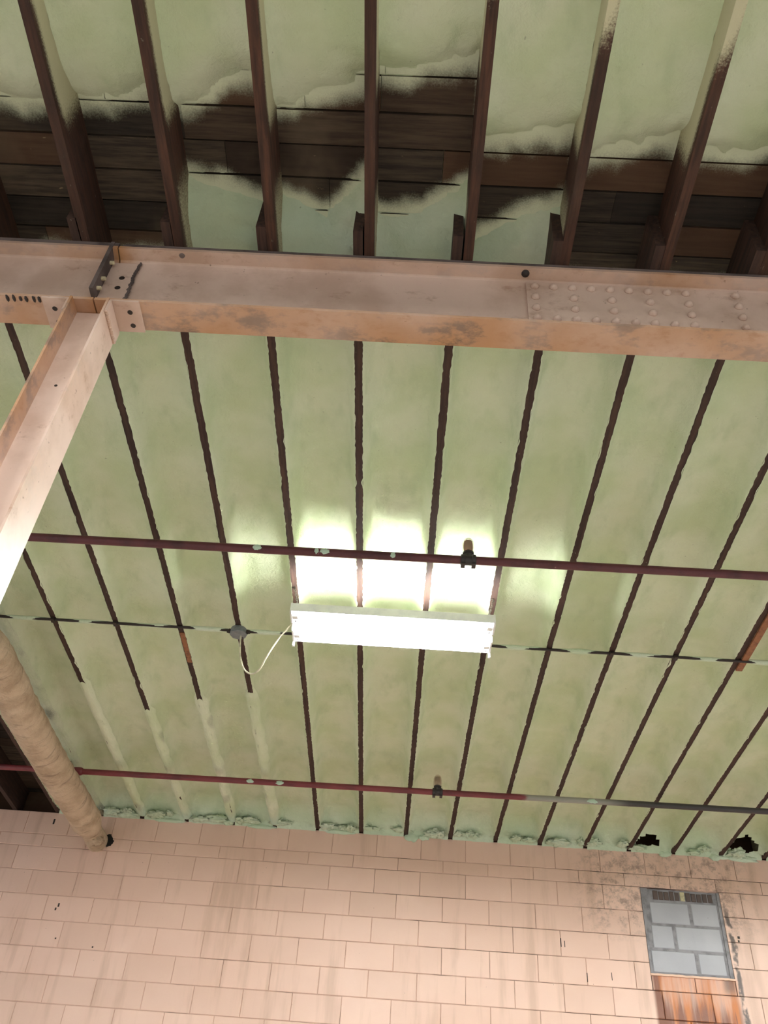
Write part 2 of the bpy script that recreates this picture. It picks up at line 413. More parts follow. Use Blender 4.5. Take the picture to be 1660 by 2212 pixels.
for r in range(-11, 9):
    y0 = PY0 + PP * r
    xs = [XL]; x = XL + RND.uniform(.3, 1.6)
    while x < XR - .5: xs.append(x); x += RND.choice([.3, .6, .8, 1.2, 1.63, 2.0])
    xs.append(XR)
    for a, b in zip(xs[:-1], xs[1:]):
        dz = RND.uniform(0, .006); a += .001; b -= .001; g = .004
        m = MB(); at = []; nx_ = max(1, int((b - a) / .035)) if (a < 3.2 and b > -3.2 and y0 > .5) else 1; ny_ = 5
        for i in range(nx_ + 1):
            for j in range(ny_ + 1):
                xx, yy = lerp(a, b, i / nx_), lerp(y0 + g, y0 + PP - g, j / ny_)
                m.v.append((xx, yy, DK - dz)); at.append(board_mist(xx, yy))
        for i in range(nx_):
            for j in range(ny_): m.f.append((i * (ny_ + 1) + j, i * (ny_ + 1) + j + 1, (i + 1) * (ny_ + 1) + j + 1, (i + 1) * (ny_ + 1) + j))
        o_ = len(m.v)
        m.box(a, b, y0 + g, y0 + PP - g, DK - dz + .0004, DK + .026 - dz); at += [0.0] * 8
        obj('plank', m, 'plank', ceil, attrs={'mist': at})
for r in range(9, 48):
    y0 = PY0 + PP * r
    if y0 > WY + .1: break
    obj('plank', MB().box(XL, -2.75, y0 + .0025, y0 + PP - .0025, DK, DK + .026), 'plank', ceil)
def joist(x, y0, y1, mat, mist=None, skew=0.0):
    m = MB(); n = max(2, int((y1 - y0) / .06)); prof = [(-JW / 2, 0), (JW / 2, 0), (JW / 2, .06), (JW / 2, .24), (-JW / 2, .24), (-JW / 2, .06)]
    at = []
    for i in range(n + 1):
        y = lerp(y0, y1, i / n)
        for u, z in prof:
            m.v.append((x + u + skew * (y - 1.5), y, H0 + z)); at.append(mist(u, y, z) if mist else 0.0)
    np_ = len(prof)
    for i in range(n):
        for k in range(np_): m.f.append((i * np_ + k, i * np_ + (k + 1) % np_, (i + 1) * np_ + (k + 1) % np_, (i + 1) * np_ + k))
    m.f += [tuple(range(np_)), tuple(range(n * np_, (n + 1) * np_))]
    return obj('joist', m, mat, ceil, attrs={'mist': at})
def upper_mist(k):
    topy = {4: 1.36, 3: 1.30, 2: 1.16, 1: 1.10, 0: 1.02, -1: 1.10, -2: 1.22}.get(k, 1.2)
    def f(u, y, z):
        if z > .01:                                    # sides take the overspray of the bay beside them
            kk = k if u > 0 else k - 1; e = upb(kk, 0.0 if u > 0 else 1.0)
            m = sst(e + .12, e - .10, y) * (.95 if z > .05 else .8)
            if kk in LOB: m = max(m, .62 * sst(1.66, 1.9, y))
            return m if z > .02 else m * .9
        return sst(topy, topy - .32, y) * (.75 + .5 * (u < 0) * (k >= 2))
    return f
for k in range(-10, 14):
    if ux(k) < XL + .1 or ux(k) > XR - .1: continue
    joist(ux(k), -.3, 2.42, 'joist_red', upper_mist(k))
for k in range(-10, 14):
    if k == -5: mf = lambda u, y, z: .55 + .25 * n3(y * 3, 4.1)
    elif k < -5: mf = None
    else: mf = lambda u, y, z, k=k: (0 if z == 0 else .9) * sst(2.3, 2.6, y)
    joist(jx(k), 1.93, WY + .14, 'joist', mf)

def foam_bay(k):
    xl = lambda y: lerp(ux(k), jx(k), sst(2.1, 2.35, y)) + JW / 2
    xr = lambda y: lerp(ux(k + 1), jx(k + 1), sst(2.1, 2.35, y)) - JW / 2
    m = MB(); mist = []; cyan = []
    S = [0, .012, .03, .055, .09, .13, .18, .24, .32, .41, .5, .59, .68, .76, .82, .87, .91, .945, .97, .988, 1.0]
    nS = len(S); rows = []
    y = .2
    while y < WY + .005:
        rows.append(y); y += .02 if (y < 2.3 or y > 7.6) else .0155
    rows.append(WY + .03)
    for y in rows:
        w = sst(2.16, 2.36, y); a, b = xl(y), xr(y)
        for si, s in enumerate(S):
            x = lerp(a, b, s); e = min(s, 1 - s); c = 1 - 2 * abs(s - .5)
            # ---- behind the girder: bay nearly filled, coved against the joists
            big = n3(x * 2.3, y * 1.3, k * 7.7); med = n3(x * 7, y * 5, k); fin = n3(x * 22, y * 18, k * 3)
            u_ = min(1, e / .27); cove = u_ / .42 * .86 if u_ < .42 else .86 + .14 * math.sin(math.pi / 2 * (u_ - .42) / .58)
            zl = H0 + .006 + (.148 + .022 * big) * cove + (.014 * med + .006 * fin) * min(1, e / .1)
            for bx, by, brx, bry, bh, ba in ((-.055, 3.74, .15, .17, .016, .018), (-1.355, 2.86, .04, .08, .022, .02), (.42, 5.9, .2, .3, .008, .01)):
                rr = ((x - bx) / brx) ** 2 + ((y - by) / bry) ** 2
                if rr < 1: zl -= (1 - rr) ** .5 * (bh + ba * n3(x * 40, y * 40, 3))
            if si == 0 or si == nS - 1:
                rag = .25 * n3(y * 5, k * 5.1 + si) + .45 * n3(y * 41, k * 2.3 + si) + 1.9 * max(0, n3(y * 11, k * 3.1 + si * 1.7) - .30)
                ov = max(-.004, .001 + .010 * rag); x += -ov if si == 0 else ov; zl = H0 - .002 - .003 * sat(rag)
            elif si in (1, nS - 2): zl = H0 + .004
            endf = sst(WY - .26, WY - .02, y)
            if endf > 0:
                lump = abs(n3(x * 13, y * 13, k)) + .6 * abs(n3(x * 27, y * 27, 9))
                zl = lerp(zl, H0 + .03 - .05 * lump, endf * .9)
                if y > WY - .012: zl = H0 - .012 - .01 * lump
            # ---- viewer's side: thin sprayed strips on bare boards
            d1, d2 = spray_d(k, s, x, y)
            d = max(d1, d2)
            t = (.075 if d1 > d2 else .085) * (1 - math.exp(-max(0, d) / .09)) + .030 * sat(d / .12) * (1 - min(1, e / .22)) ** 2
            t += sat(d / .1) * (.016 * n3(x * 4, y * 4, k) + (.006 if d1 > d2 else .012) * n3(x * 15, y * 15, 3))
            if d2 > d1 and k in (-1, 0, 1): t += sst(.0, .06, d2) * sst(.45, .75, s) * (.022 * abs(n3(x * 16, y * 16, k)) + .016 * n3(x * 34, y * 34, 1)) * (1 if k < 1 else .4)
            zu = DK + .006 - max(0, t) - .010 * sst(-.02, .03, d) if d > -.04 else DK + .020
            mi = .12 * sst(.05, -.02, d) if w < .5 else 0.0
            if e < .1 and w < .5: mi = max(mi, 0)
            m.v.append((x, y, lerp(zu, zl, w)))
            mist.append(mi if w < .5 else .18 * sst(.2, .5, n3(x * 5, y * 4, k * 2)) * (endf > .2))
            cy = .75 * sst(1.75, 1.98, y) * (1 - .75 * sst(2.1, 2.6, y)) * (1 - sst(2.9, 3.7, y)) * (.35 + .5 * sat(.5 + n3(x * 3, y * 3, 2))) if y < 3.8 else 0
            cyan.append(max(cy * .9, .38 * sst(WY - .30, WY - .05, y)))
    for i in range(len(rows) - 1):
        for j in range(nS - 1):
            q = [i * nS + j, i * nS + j + 1, (i + 1) * nS + j + 1, (i + 1) * nS + j]
            cx = sum(m.v[v][0] for v in q) / 4; cy_ = sum(m.v[v][1] for v in q) / 4
            hole = False
            for hx, hy, rx, ry in ((2.335, 7.955, .10, .050), (3.20, 7.945, .13, .075)):
                if ((cx - hx) / rx) ** 2 + ((cy_ - hy) / ry) ** 2 + .5 * n3(cx * 25, cy_ * 25) < 1: hole = True
            if not hole: m.f.append(tuple(q))
    return obj('foam_panel', m, 'foam', ceil, smooth=180, attrs={'mist': mist, 'cyan': cyan})
for k in range(-6, 13): foam_bay(k)
for k in range(-9, -6):        # bays at the far left carry foam on the viewer's side only
    pass
obj('rim_board', MB().box(XL, XR, WY + .15, WY + .19, 3.271, DK + .027), 'plank', ceil)
# foam that has closed right over the joists at the left
def foam_ridge(k, y0, y1, mist0=0.0):
    m = MB(); at = []; cy = []; prof = [(-.045, .024), (-.033, .006), (-.020, -.003), (0, -.006), (.020, -.003), (.033, .006), (.045, .024)]
    n = int((y1 - y0) / .025)
    for i in range(n + 1):
        y = lerp(y0, y1, i / n); en = sst(0, .10, y - y0) * sst(0, .04, y1 - y + .02)
        for u, z in prof:
            j = n3(y * 8, u * 30, k * 3.3)
            m.v.append((jx(k) + u * (1 + .35 * j) * (.6 + .4 * en), y, H0 + lerp(.012, z + .008 * j, en)))
            at.append(sat(mist0 + .06 + .32 * sst(.20, .60, n3(y * 3.4, k * 9.1, u * 12)))); cy.append(.8 * sst(WY - .3, WY - .05, y))
    p = len(prof)
    for i in range(n):
        for j in range(p - 1): m.f.append((i * p + j, i * p + j + 1, (i + 1) * p + j + 1, (i + 1) * p + j))
    obj('foam_ridge', m, 'foam', ceil, smooth=180, attrs={'mist': at, 'cyan': cy})
for k, y0, y1 in [(-4, 5.60, WY - .02), (-4, 2.4, 4.15), (-3, 5.95, WY - .02), (-2, 5.74, WY - .02), (-1, 5.60, WY - .02)]: foam_ridge(k, y0, y1)
foam_ridge(-5, 2.4, WY - .1, .20)
# drips and lumps of foam along the top of the wall
for k in range(-5, 10):
    a, b = jx(k) + .03, jx(k + 1) - .03
    for q in range(RND.choice([2, 3, 3])):
        x = RND.uniform(a, b); rx = RND.uniform(.03, .10)
        m = MB().blob((x, WY - .03 + RND.uniform(-.05, .02), H0 + RND.uniform(.0, .03)), (rx, RND.uniform(.03, .08), RND.uniform(.012, .03)), seed=k * 5 + q, amp=.75, nu=22, nv=14)
        obj('foam_lump', m, 'foam', ceil, smooth=180, attrs={'cyan': [.3] * len(m.v), 'mist': [0.0] * len(m.v)})
for x, rx, rz in [(.19, .07, .045), (.30, .05, .025), (-2.05, .16, .018), (-1.2, .13, .02), (-.47, .14, .022), (2.5, .06, .03), (2.95, .05, .035), (3.2, .15, .03), (3.0, .09, .02)]:
    m = MB().blob((x, WY - .004, H0 - .012), (rx, .02, rz), seed=x * 9, amp=.35)
    obj('foam_drip', m, 'foam', ceil, smooth=180, attrs={'cyan': [.4] * len(m.v), 'mist': [0.0] * len(m.v)})
# bare wood: a sister board and a freshly split patch
props(obj('sister_board', MB().box(jx(7) + JW / 2 + .001, jx(7) + JW / 2 + .042, 4.05, 4.98, H0 - .012, H0 + .18), 'bare_wood', ceil), 'short orange-brown board fixed beside a joist')
props(obj('split_wood', MB().box(jx(-2) - .014, jx(-2) + .018, 4.94, 5.30, H0 - .006, H0 + .01), 'bare_wood', ceil), 'freshly split orange strip on the underside of a joist')

# ================================================================== STEEL GIRDERS
GY0, GY1, GYC = 2.034, 2.168, 2.101
GZ0, GZ1 = 2.862, 3.248
tw = .006
def girder_profile():
    return [(GY0, GZ0), (GY1, GZ0), (GY1, GZ0 + .015), (GYC + tw + .012, GZ0 + .028), (GYC + tw, GZ0 + .045), (GYC + tw, GZ1 - .045), (GYC + tw + .012, GZ1 - .028), (GY1, GZ1 - .015),
            (GY1, GZ1), (GY0, GZ1), (GY0, GZ1 - .015), (GYC - tw - .012, GZ1 - .026), (GYC - tw - .004, GZ1 - .034), (GYC - tw, GZ1 - .048), (GYC - tw, GZ0 + .048), (GYC - tw - .004, GZ0 + .034), (GYC - tw - .012, GZ0 + .026), (GY0, GZ0 + .015)]
def girder_mesh(x0, x1):
    m = MB(); pr = girder_profile(); n = int((x1 - x0) / .05); at = []
    np_ = len(pr)
    for i in range(n + 1):
        x = lerp(x0, x1, i / n)
        for u, z in pr:
            m.v.append((x, u, z))
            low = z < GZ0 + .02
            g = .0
            if low: g = .45 + .5 * sst(-.1, .5, n3(x * 2.1, u * 9, 2)) + .25 * n3(x * 7, 4.4)  # stain patches over a painted-in warm bounce tone on the underside
            if z > GZ1 - .03: g = .22 + .35 * sst(.1, .5, n3(x * 2.4, 8.8))  # the same painted tone, milder, on the top flange
            g += .75 * sst(.10, .0, abs(x + 1.275)) * sst(-.4, .2, n3(x * 20, z * 14, u * 9))
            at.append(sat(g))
    for i in range(n):
        for j in range(np_): m.f.append((i * np_ + j, i * np_ + (j + 1) % np_, (i + 1) * np_ + (j + 1) % np_, (i + 1) * np_ + j))
    m.f += [tuple(range(np_)), tuple(range(n * np_, (n + 1) * np_))]
    return m, at
GJ = -1.277
gl = empty('steel_girder', ((XL + GJ) / 2, GYC, GZ0))
props(gl, 'peach steel girder section left of the column, with plain web', 'girder', 'ceiling girders')
m, at = girder_mesh(XL, GJ - .004); obj('beam_body', m, 'steel', gl, smooth=28, attrs={'grime_shade': at})
obj('nailer_board', MB().box(XL, GJ - .004, GY0 + .002, GY1, GZ1 + .001, H0 - .001), 'nailer', gl)
gr = empty('steel_girder', ((XR + GJ) / 2, GYC, GZ0))
props(gr, 'long peach steel girder right of the column, with riveted splice plate', 'girder', 'ceiling girders')
m, at = girder_mesh(GJ + .002, XR); obj('beam_body', m, 'steel', gr, smooth=28, attrs={'grime_shade': at})
obj('nailer_board', MB().box(GJ + .012, XR, GY0 + .002, GY1, GZ1 + .001, GZ1 + .013), 'nailer', gr)
obj('nailer_board', MB().box(GJ + .022, XR, GY0 + .006, GY1, GZ1 + .014, H0 - .001), 'nailer', gr)
WF = GYC - tw
sp = obj('splice_plate', MB().box(.429, 3.0, WF - .012, WF - .0005, GZ0 + .040, GZ1 - .042), 'steel', gr)
props(sp, 'web splice plate with rows of round rivet heads')
rv = MB().lathe((0, 0, 0), (0, -1, 0), [(.0175, 0), (.0172, .003), (.0150, .010), (.0090, .0165), (.002, .019)], 14)
rme = bpy.data.meshes.new('rivet'); rme.from_pydata([tuple(v) for v in rv.v], [], rv.f); rme.materials.append(M['steel']); rme.shade_smooth()
def rivet(x, z): mesh_obj('rivet', rme, (x, WF - .012, z), sp)
colx = [.4635 + .0772 * i for i in range(9)] + [1.282]
for i, x in enumerate(colx):
    rivet(x, 3.172); rivet(x, 2.955)
    if i % 2 == 0 or i == 9: rivet(x, 3.098); rivet(x, 3.024)
for x in [1.36, 1.437, 1.514, 1.591, 1.668, 1.745]:
    if x > 1.4:
        rivet(x, 3.172); rivet(x, 2.955); rivet(x, 3.098); rivet(x, 3.024)
obj('bolt', MB().lathe((.425, 2.058, GZ1 - .018), (0, 0, -1), [(.017, -.005), (.017, .004), (.012, .012), (.004, .016)], 12), 'bolt', gr)
obj('bolt', MB().lathe((-1.01, 2.056, GZ1 - .018), (0, 0, -1), [(.014, -.005), (.014, .001), (.008, .004)], 12), 'nailer', gr)
# clip angle at the joint: one leg stands out from the web, the other lies on the right-hand web
ca = obj('clip_angle', MB().box(GJ - .040, GJ - .024, GY0 - .002, WF - .001, GZ0 + .075, GZ1 + .028), 'nailer', gl)
props(ca, 'upright leg of the dirty clip angle at the joint')
for y, z in [(2.066, 3.236), (2.066, 3.170), (2.060, 3.045), (2.060, 2.978)]:
    obj('bolt', MB().lathe((GJ - .024, y, z), (1, 0, 0), [(.0085, 0), (.0085, .016), (.006, .018)], 10), 'pale_bolt', ca)
m = MB(); pts = []
for i in range(13): pts.append((GJ + .086 + .008 * n3(i * 1.7, 2.2), lerp(2.945, 3.200, i / 12)))
m.prism([(GJ - .022, 2.945)] + pts + [(GJ - .022, 3.200)], 'y', WF - .010, WF - .0006)
cw = obj('web_clip', m, 'steel', gr); props(cw, 'web leg of the clip angle with two bolt holes')
for z in (3.092, 3.022): obj('bolt_hole', MB().lathe((GJ + .042, WF - .0098, z), (0, -1, 0), [(.012, 0), (.012, .0015), (.010, .002)], 12), 'bolt', cw)
m = MB()
for i in range(16):
    z = lerp(2.95, 3.2, i / 15); m.blob((GJ + .088 + .008 * n3(i * 1.5, 2.2), WF - .008, z), (.007, .006, .012), seed=i, amp=.4, nu=7, nv=5)
obj('weld_bead', m, 'nailer', cw, smooth=180)
# ragged dark drips under the left girder's edge
for i in range(9):
    x = -1.62 + .026 * i + RND.uniform(-.004, .004)
    obj('tar_drip', MB().blob((x, GY0 + .012, GZ0 - .001), (.007, .012 + .006 * RND.random(), .003), seed=i, amp=.3, nu=8, nv=5), 'bolt', gl, smooth=180)

# ================================================================== STEEL COLUMN
CX0, CX1, CY0, CY1 = -1.365, -1.210, 2.020, 2.182
col = empty('steel_column', ((CX0 + CX1) / 2, GYC, -1.55)); props(col, 'upright peach steel column under the girder joint', 'column')
def cbox(name, x0, x1, y0, y1, z0, z1, gr_f):
    m = MB(); n = 60; at = []
    for i in range(n + 1):
        z = lerp(z0, z1, i / n)
        for x, y in ((x0, y0), (x1, y0), (x1, y1), (x0, y1)): m.v.append((x, y, z)); at.append(sat(gr_f(x, y, z)))
    for i in range(n):
        for j in range(4): m.f.append((i * 4 + j, i * 4 + (j + 1) % 4, i * 4 + 4 + (j + 1) % 4, i * 4 + 4 + j))
    m.f += [(0, 1, 2, 3), (n * 4, n * 4 + 1, n * 4 + 2, n * 4 + 3)]
    return obj(name, m, 'steel', col, attrs={'grime_shade': at})
FT = .009
edge_g = lambda x, y, z: ((.7 if x < -1.3 else .22) if y < CY0 + .01 else 0) * sst(-.3, .2, n3(z * 4, x * 9)) + .4 * sst(2.80, 2.86, z)  # browner front edges, stronger on the left flange, and browner upper ends
cbox('flange', CX0, CX0 + FT, CY0, CY1, -1.55, GZ0 - .001, edge_g)
cbox('flange', CX1 - FT, CX1, CY0, CY1, -1.55, GZ0 - .001, edge_g)
cbox('web', CX0 + FT, CX1 - FT, GYC - .004, GYC + .004, -1.55, GZ0 - .003, lambda x, y, z: .12 * sst(.1, .4, n3(x * 8, z * 3)))
for s, xa, xb_ in ((1, CX1, CX1 + .114), (-1, CX0, CX0 - .114)):
    lo_, hi_ = min(xa, xa + s * .010), max(xa, xa + s * .010)
    an = obj('seat_angle', MB().box(lo_, hi_, CY0 + .004, CY1 - .002, GZ0 - .076, GZ0 - .0115).box(min(xa, xb_), max(xa, xb_), CY0 + .008, GY1 + .004, GZ0 - .0112, GZ0 - .001), 'steel', col)
    m = MB()
    for i in range(20):
        y = lerp(CY0 + .008, CY1 - .006, i / 19)
        m.blob((xa + s * .004, y, GZ0 - .079 + .002 * n3(i, 1)), (.009, .007, .006), seed=i + s, amp=.35, nu=8, nv=5)
    obj('weld_bead', m, 'steel', an, smooth=180, attrs={'grime_shade': [.45 * sat(.6 + n3(i * .13, 2)) for i in range(len(m.v))]})
    for y in (2.078, 2.141):
        obj('bolt_hole', MB().lathe((xa + s * .072, y, GZ0 - .0111), (0, 0, -1), [(.0105, 0), (.0105, .001), (.009, .0014)], 14), 'bolt', an)
obj('nail_hole', MB().lathe((-1.302, GYC - .0041, 2.415), (0, -1, 0), [(.006, 0), (.006, .001)], 10), 'bolt', col)
obj('base_plate', MB().box(-1.42, -1.155, 1.96, 2.24, -1.549, -1.53), 'steel', col)

# ================================================================== SPRINKLER PIPES
def arc(c, r, n=12): return [(c[0] + r * math.cos(6.28318 * i / n), c[1], c[2] + r * math.sin(6.28318 * i / n)) for i in range(n)]
PZ = 3.05
def py(x, y0, y1): return lerp(y0, y1, (x + 2.06) / (1.91 + 2.06))
def sprinkler(parent, x, y, PZ=PZ):
    t = obj('tee_fitting', MB().lathe((x - .042, y, PZ), (1, 0, 0), [(.027, 0), (.033, .004), (.033, .020), (.029, .024), (.029, .060), (.033, .064), (.033, .080), (.027, .084)], 16)
            .lathe((x, y, PZ), (0, 0, 1), [(.026, 0), (.026, .036), (.031, .038), (.031, .050), (.018, .052), (.018, .062)], 16)
            .box(x - .040, x - .018, y - .02, y + .02, PZ - .040, PZ - .028).box(x + .018, x + .040, y - .02, y + .02, PZ - .040, PZ - .028), 'fitting', parent, smooth=30)
    m = MB(); m.tube([(x - .016, y, PZ + .06), (x - .022, y, PZ + .08), (x - .014, y, PZ + .11), (x, y, PZ + .122), (x + .014, y, PZ + .11), (x + .022, y, PZ + .08), (x + .016, y, PZ + .06)], .004, 8)
    m.lathe((x, y, PZ + .06), (0, 0, 1), [(.010, 0), (.010, .02), (.005, .024), (.005, .06)], 10)
    for i in range(5): m.lathe((x, y, PZ + .088 + .009 * i), (0, 0, 1), [(.012, 0), (.029 - .0015 * i, .0035), (.012, .004)], 16)
    props(obj('sprinkler_head', m, 'brass', t, smooth=30), 'upright copper sprinkler head')
    dome = [(.033, .050), (.034, .075), (.034, .105), (.031, .125), (.024, .140), (.012, .148), (.001, .150)]
    m = MB(); seg = 16
    for r, h in dome:
        for q in range(seg): m.v.append((x + r * math.cos(6.28318 * q / seg), y + r * math.sin(6.28318 * q / seg), PZ + h))
    for i in range(len(dome) - 1):
        for q in range(seg): m.f.append((i * seg + q, i * seg + (q + 1) % seg, (i + 1) * seg + (q + 1) % seg, (i + 1) * seg + q))
    props(obj('plastic_cover', m, 'plastic', t, smooth=180), 'clear plastic cover bag over the sprinkler')
def splat(parent, x, y, sx=.03, PZ=PZ):
    m = MB().blob((x, y - .017, PZ - .006), (sx, .012, .017), seed=x * 7, amp=.35, nu=12, nv=8)
    obj('foam_splat', m, 'foam', parent, smooth=180, attrs={'cyan': [.9] * len(m.v), 'mist': [0.0] * len(m.v)})
def hanger(parent, x, y, PZ=PZ):
    m = MB().tube([(x, y + .026 * math.cos(a * 6.28318 / 16), PZ + .026 * math.sin(a * 6.28318 / 16)) for a in range(16)], .0035, 8, closed=True)
    m.tube([(x, y, PZ + .026), (x, y, H0 + .03)], .0045, 8)
    obj('hanger', m, 'fitting', parent, smooth=40)
p1 = empty('sprinkler_pipe', (0, 3.736, PZ)); props(p1, 'dark maroon sprinkler pipe crossing in front of the shop light', 'pipe', 'sprinkler pipes')
obj('pipe', MB().tube([(XL, py(XL, 3.752, 3.722), PZ), (XR, py(XR, 3.752, 3.722), PZ)], .0235, 18), 'pipe1', p1, smooth=40)
sprinkler(p1, .334, 3.734)
for x, s in ((-.815, .024), (-.445, .027), (-.49, .012), (-.074, .016)): splat(p1, x, 3.737, s)
hanger(p1, -3.4, 3.762); hanger(p1, 3.2, 3.713)
PZ2 = 3.197
p2 = empty('sprinkler_pipe', (0, 6.94, PZ2)); props(p2, 'red sprinkler pipe with grey oversprayed right end, close to the block wall', 'pipe', 'sprinkler pipes')
K2 = PZ2 / PZ
y2 = lambda x: K2 * lerp(6.661, 6.577, (x / K2 + 2.4) / 5.22)
obj('pipe', MB().tube([(XL, y2(XL), PZ2), (XR, y2(XR), PZ2)], .0238, 18), 'pipe2', p2, smooth=40)
sprinkler(p2, .361, y2(.361), PZ2)
splat(p2, -1.187, y2(-1.1), .035, PZ2); splat(p2, -.938, y2(-.9), .035, PZ2); splat(p2, 1.62, y2(1.55), .05, PZ2)
obj('coupling', MB().lathe((-2.68, y2(-2.6), PZ2), (1, 0, 0), [(.026, 0), (.032, .008), (.034, .03), (.034, .06), (.032, .075), (.026, .085)], 16), 'pipe2', p2, smooth=40)
hanger(p2, -2.72, y2(-2.7), PZ2); hanger(p2, 3.3, y2(3.3), PZ2)

# ================================================================== WRAPPED PIPE AT THE LEFT
ip = empty('insulated_pipe', (-2.67, 6.0, 3.05)); props(ip, 'thick cloth-wrapped pipe running into the block wall', 'pipe')
IX, IZ, IR = -2.675, 3.035, .126
m = MB(); seg = 28; path = []
for i in range(28): path.append((lerp(XL, IX - .35, i / 28), 4.62, 0.0))
for i in range(12):
    a = math.pi / 2 * i / 12; path.append((IX - .35 + .35 * math.sin(a), 4.97 - .35 * math.cos(a), a))
for i in range(84): path.append((IX, lerp(4.97, 7.78, i / 83), math.pi / 2))
n = len(path) - 1; arcl = 0.0
for i, (px_, py_, hd) in enumerate(path):
    if i: arcl += math.hypot(px_ - path[i - 1][0], py_ - path[i - 1][1])
    y = arcl; taper = 1 - .30 * sst(7.62, 7.78, py_); sg = .012 * math.sin(y * 2.2)
    nx, ny = math.sin(hd), -math.cos(hd)
    for q in range(seg):
        a = 6.28318 * q / seg
        rr = IR * taper * (1 + .035 * n3(y * 5, math.cos(a) * 1.4, math.sin(a) * 1.4) + .026 * math.sin(y * 34 + 5 * n3(y * 2, math.cos(a), math.sin(a))) + .05 * n3(y * 13, math.cos(a) * 3, math.sin(a) * 3))
        o_ = sg + rr * math.cos(a)
        m.v.append((px_ + nx * o_, py_ + ny * o_, IZ + rr * math.sin(a)))
for i in range(n):
    for q in range(seg): m.f.append((i * seg + q, i * seg + (q + 1) % seg, (i + 1) * seg + (q + 1) % seg, (i + 1) * seg + q))
m.f += [tuple(range(seg)), tuple(range(n * seg, (n + 1) * seg))]
obj('cloth_wrap', m, 'wrap', ip, smooth=180)
obj('inner_pipe', MB().tube([(IX, 7.7, IZ), (IX + .01, 7.9, IZ - .005), (IX + .012, WY + .05, IZ - .01)], [.088, .092, .096], 24), 'wrap', ip, smooth=40)
obj('wrap_flap', MB().blob((IX + .03, 7.90, IZ - .06), (.075, .11, .055), seed=3, amp=.35, nu=20, nv=12), 'wrap', ip, smooth=180)
props(obj('wall_sleeve', MB().blob((IX + .10, WY - .002, IZ + .005), (.055, .008, .05), seed=5, amp=.5), 'black', ip, smooth=180), 'dark gap in the wall beside the pipe')

# ================================================================== CONDUIT, JUNCTION BOX, CABLE
CYY, CZZ = 4.862, H0 - .012
m = MB(); m.tube([(x * .2, CYY + .006 * n3(x * .5, 1), CZZ + .003 * n3(x * .9, 7)) for x in range(-30, 31)], .0095, 10)
cd = obj('conduit', m, 'bolt', None, smooth=180); props(cd, 'thin conduit crossing the joists, half buried in spray foam', 'conduit')  # dark colour stands in for the shadow line along the conduit
for k in range(-5, 12):       # sprayed over between the joists
    a, b = jx(k) + .03, jx(k + 1) - .03
    if -.75 < (a + b) / 2 < .5: a += .05
    m = MB(); cy = []
    st = 14
    for i in range(st + 1):
        x = lerp(a, b, i / st); e = math.sin(math.pi * i / st) ** .4
        j = n3(x * 9, k * 2.2)
        for q in range(8):
            ang = 6.28318 * q / 8
            m.v.append((x, CYY + .004 + (.018 + .007 * j) * e * math.cos(ang), CZZ + .002 + (.0145 + .004 * j) * e * math.sin(ang) + .010 * (1 - e)))
    for i in range(st):
        for q in range(8): m.f.append((i * 8 + q, i * 8 + (q + 1) % 8, (i + 1) * 8 + (q + 1) % 8, (i + 1) * 8 + q))
    obj('foam_coat', m, 'foam', cd, smooth=180, attrs={'cyan': [.3] * len(m.v), 'mist': [.2] * len(m.v)})
    if k % 3 != 1: obj('strap', MB().box(jx(k) - .012, jx(k) + .012, CYY - .020, CYY + .020, CZZ - .013, CZZ + .004), 'bolt', cd)
jb = empty('junction_box', (-1.073, 4.86, 3.235)); props(jb, 'round grey junction box on a joist beside the shop light', 'box')
obj('box_body', MB().lathe((-1.073, CYY, H0 - .002), (0, 0, -1), [(.052, 0), (.054, .004), (.054, .034), (.050, .038)], 20), 'greybox', jb, smooth=30)
cv = obj('cover', MB().lathe((-1.070, CYY, H0 - .040), (0.06, 0, -1), [(.057, 0), (.057, .003), (.054, .005)], 8), 'greybox', jb, smooth=20)
obj('knockout', MB().box(-1.098, -1.070, CYY - .030, CYY - .012, H0 - .0465, H0 - .0440), 'galv', cv)
obj('screw', MB().lathe((-1.045, CYY + .032, H0 - .044), (0, 0, -1), [(.006, 0), (.006, .003)], 10), 'bolt', cv)
for s in (-1, 1): obj('connector', MB().lathe((-1.073 + s * .052, CYY, CZZ - .006), (s, 0, 0), [(.016, 0), (.016, .012), (.013, .014), (.013, .024)], 12), 'bolt', jb, smooth=30)
ctrl = [(-1.055, 4.87, 3.235), (-1.047, 4.86, 3.17), (-1.020, 4.825, 3.04), (-.970, 4.785, 2.925), (-.912, 4.75, 2.878), (-.860, 4.69, 2.878), (-.825, 4.63, 2.915), (-.790, 4.59, 2.965), (-.745, 4.545, 3.022), (-.70, 4.50, 3.055), (-.645, 4.44, 3.092)]
def spline(c, n=6):
    out = []
    P = [Vector(v) for v in c]; P = [P[0]] + P + [P[-1]]
    for i in range(1, len(P) - 2):
        for q in range(n):
            t = q / n; a, b, d, e = P[i - 1], P[i], P[i + 1], P[i + 2]
            out.append(.5 * ((2 * b) + (d - a) * t + (2 * a - 5 * b + 4 * d - e) * t * t + (3 * b - a - 3 * d + e) * t ** 3))
    return out + [P[-1]]
props(obj('power_cable', MB().tube(spline(ctrl), .0052, 8), 'cable', None, smooth=180), 'slack white cable looping from junction box to shop light', 'cable')

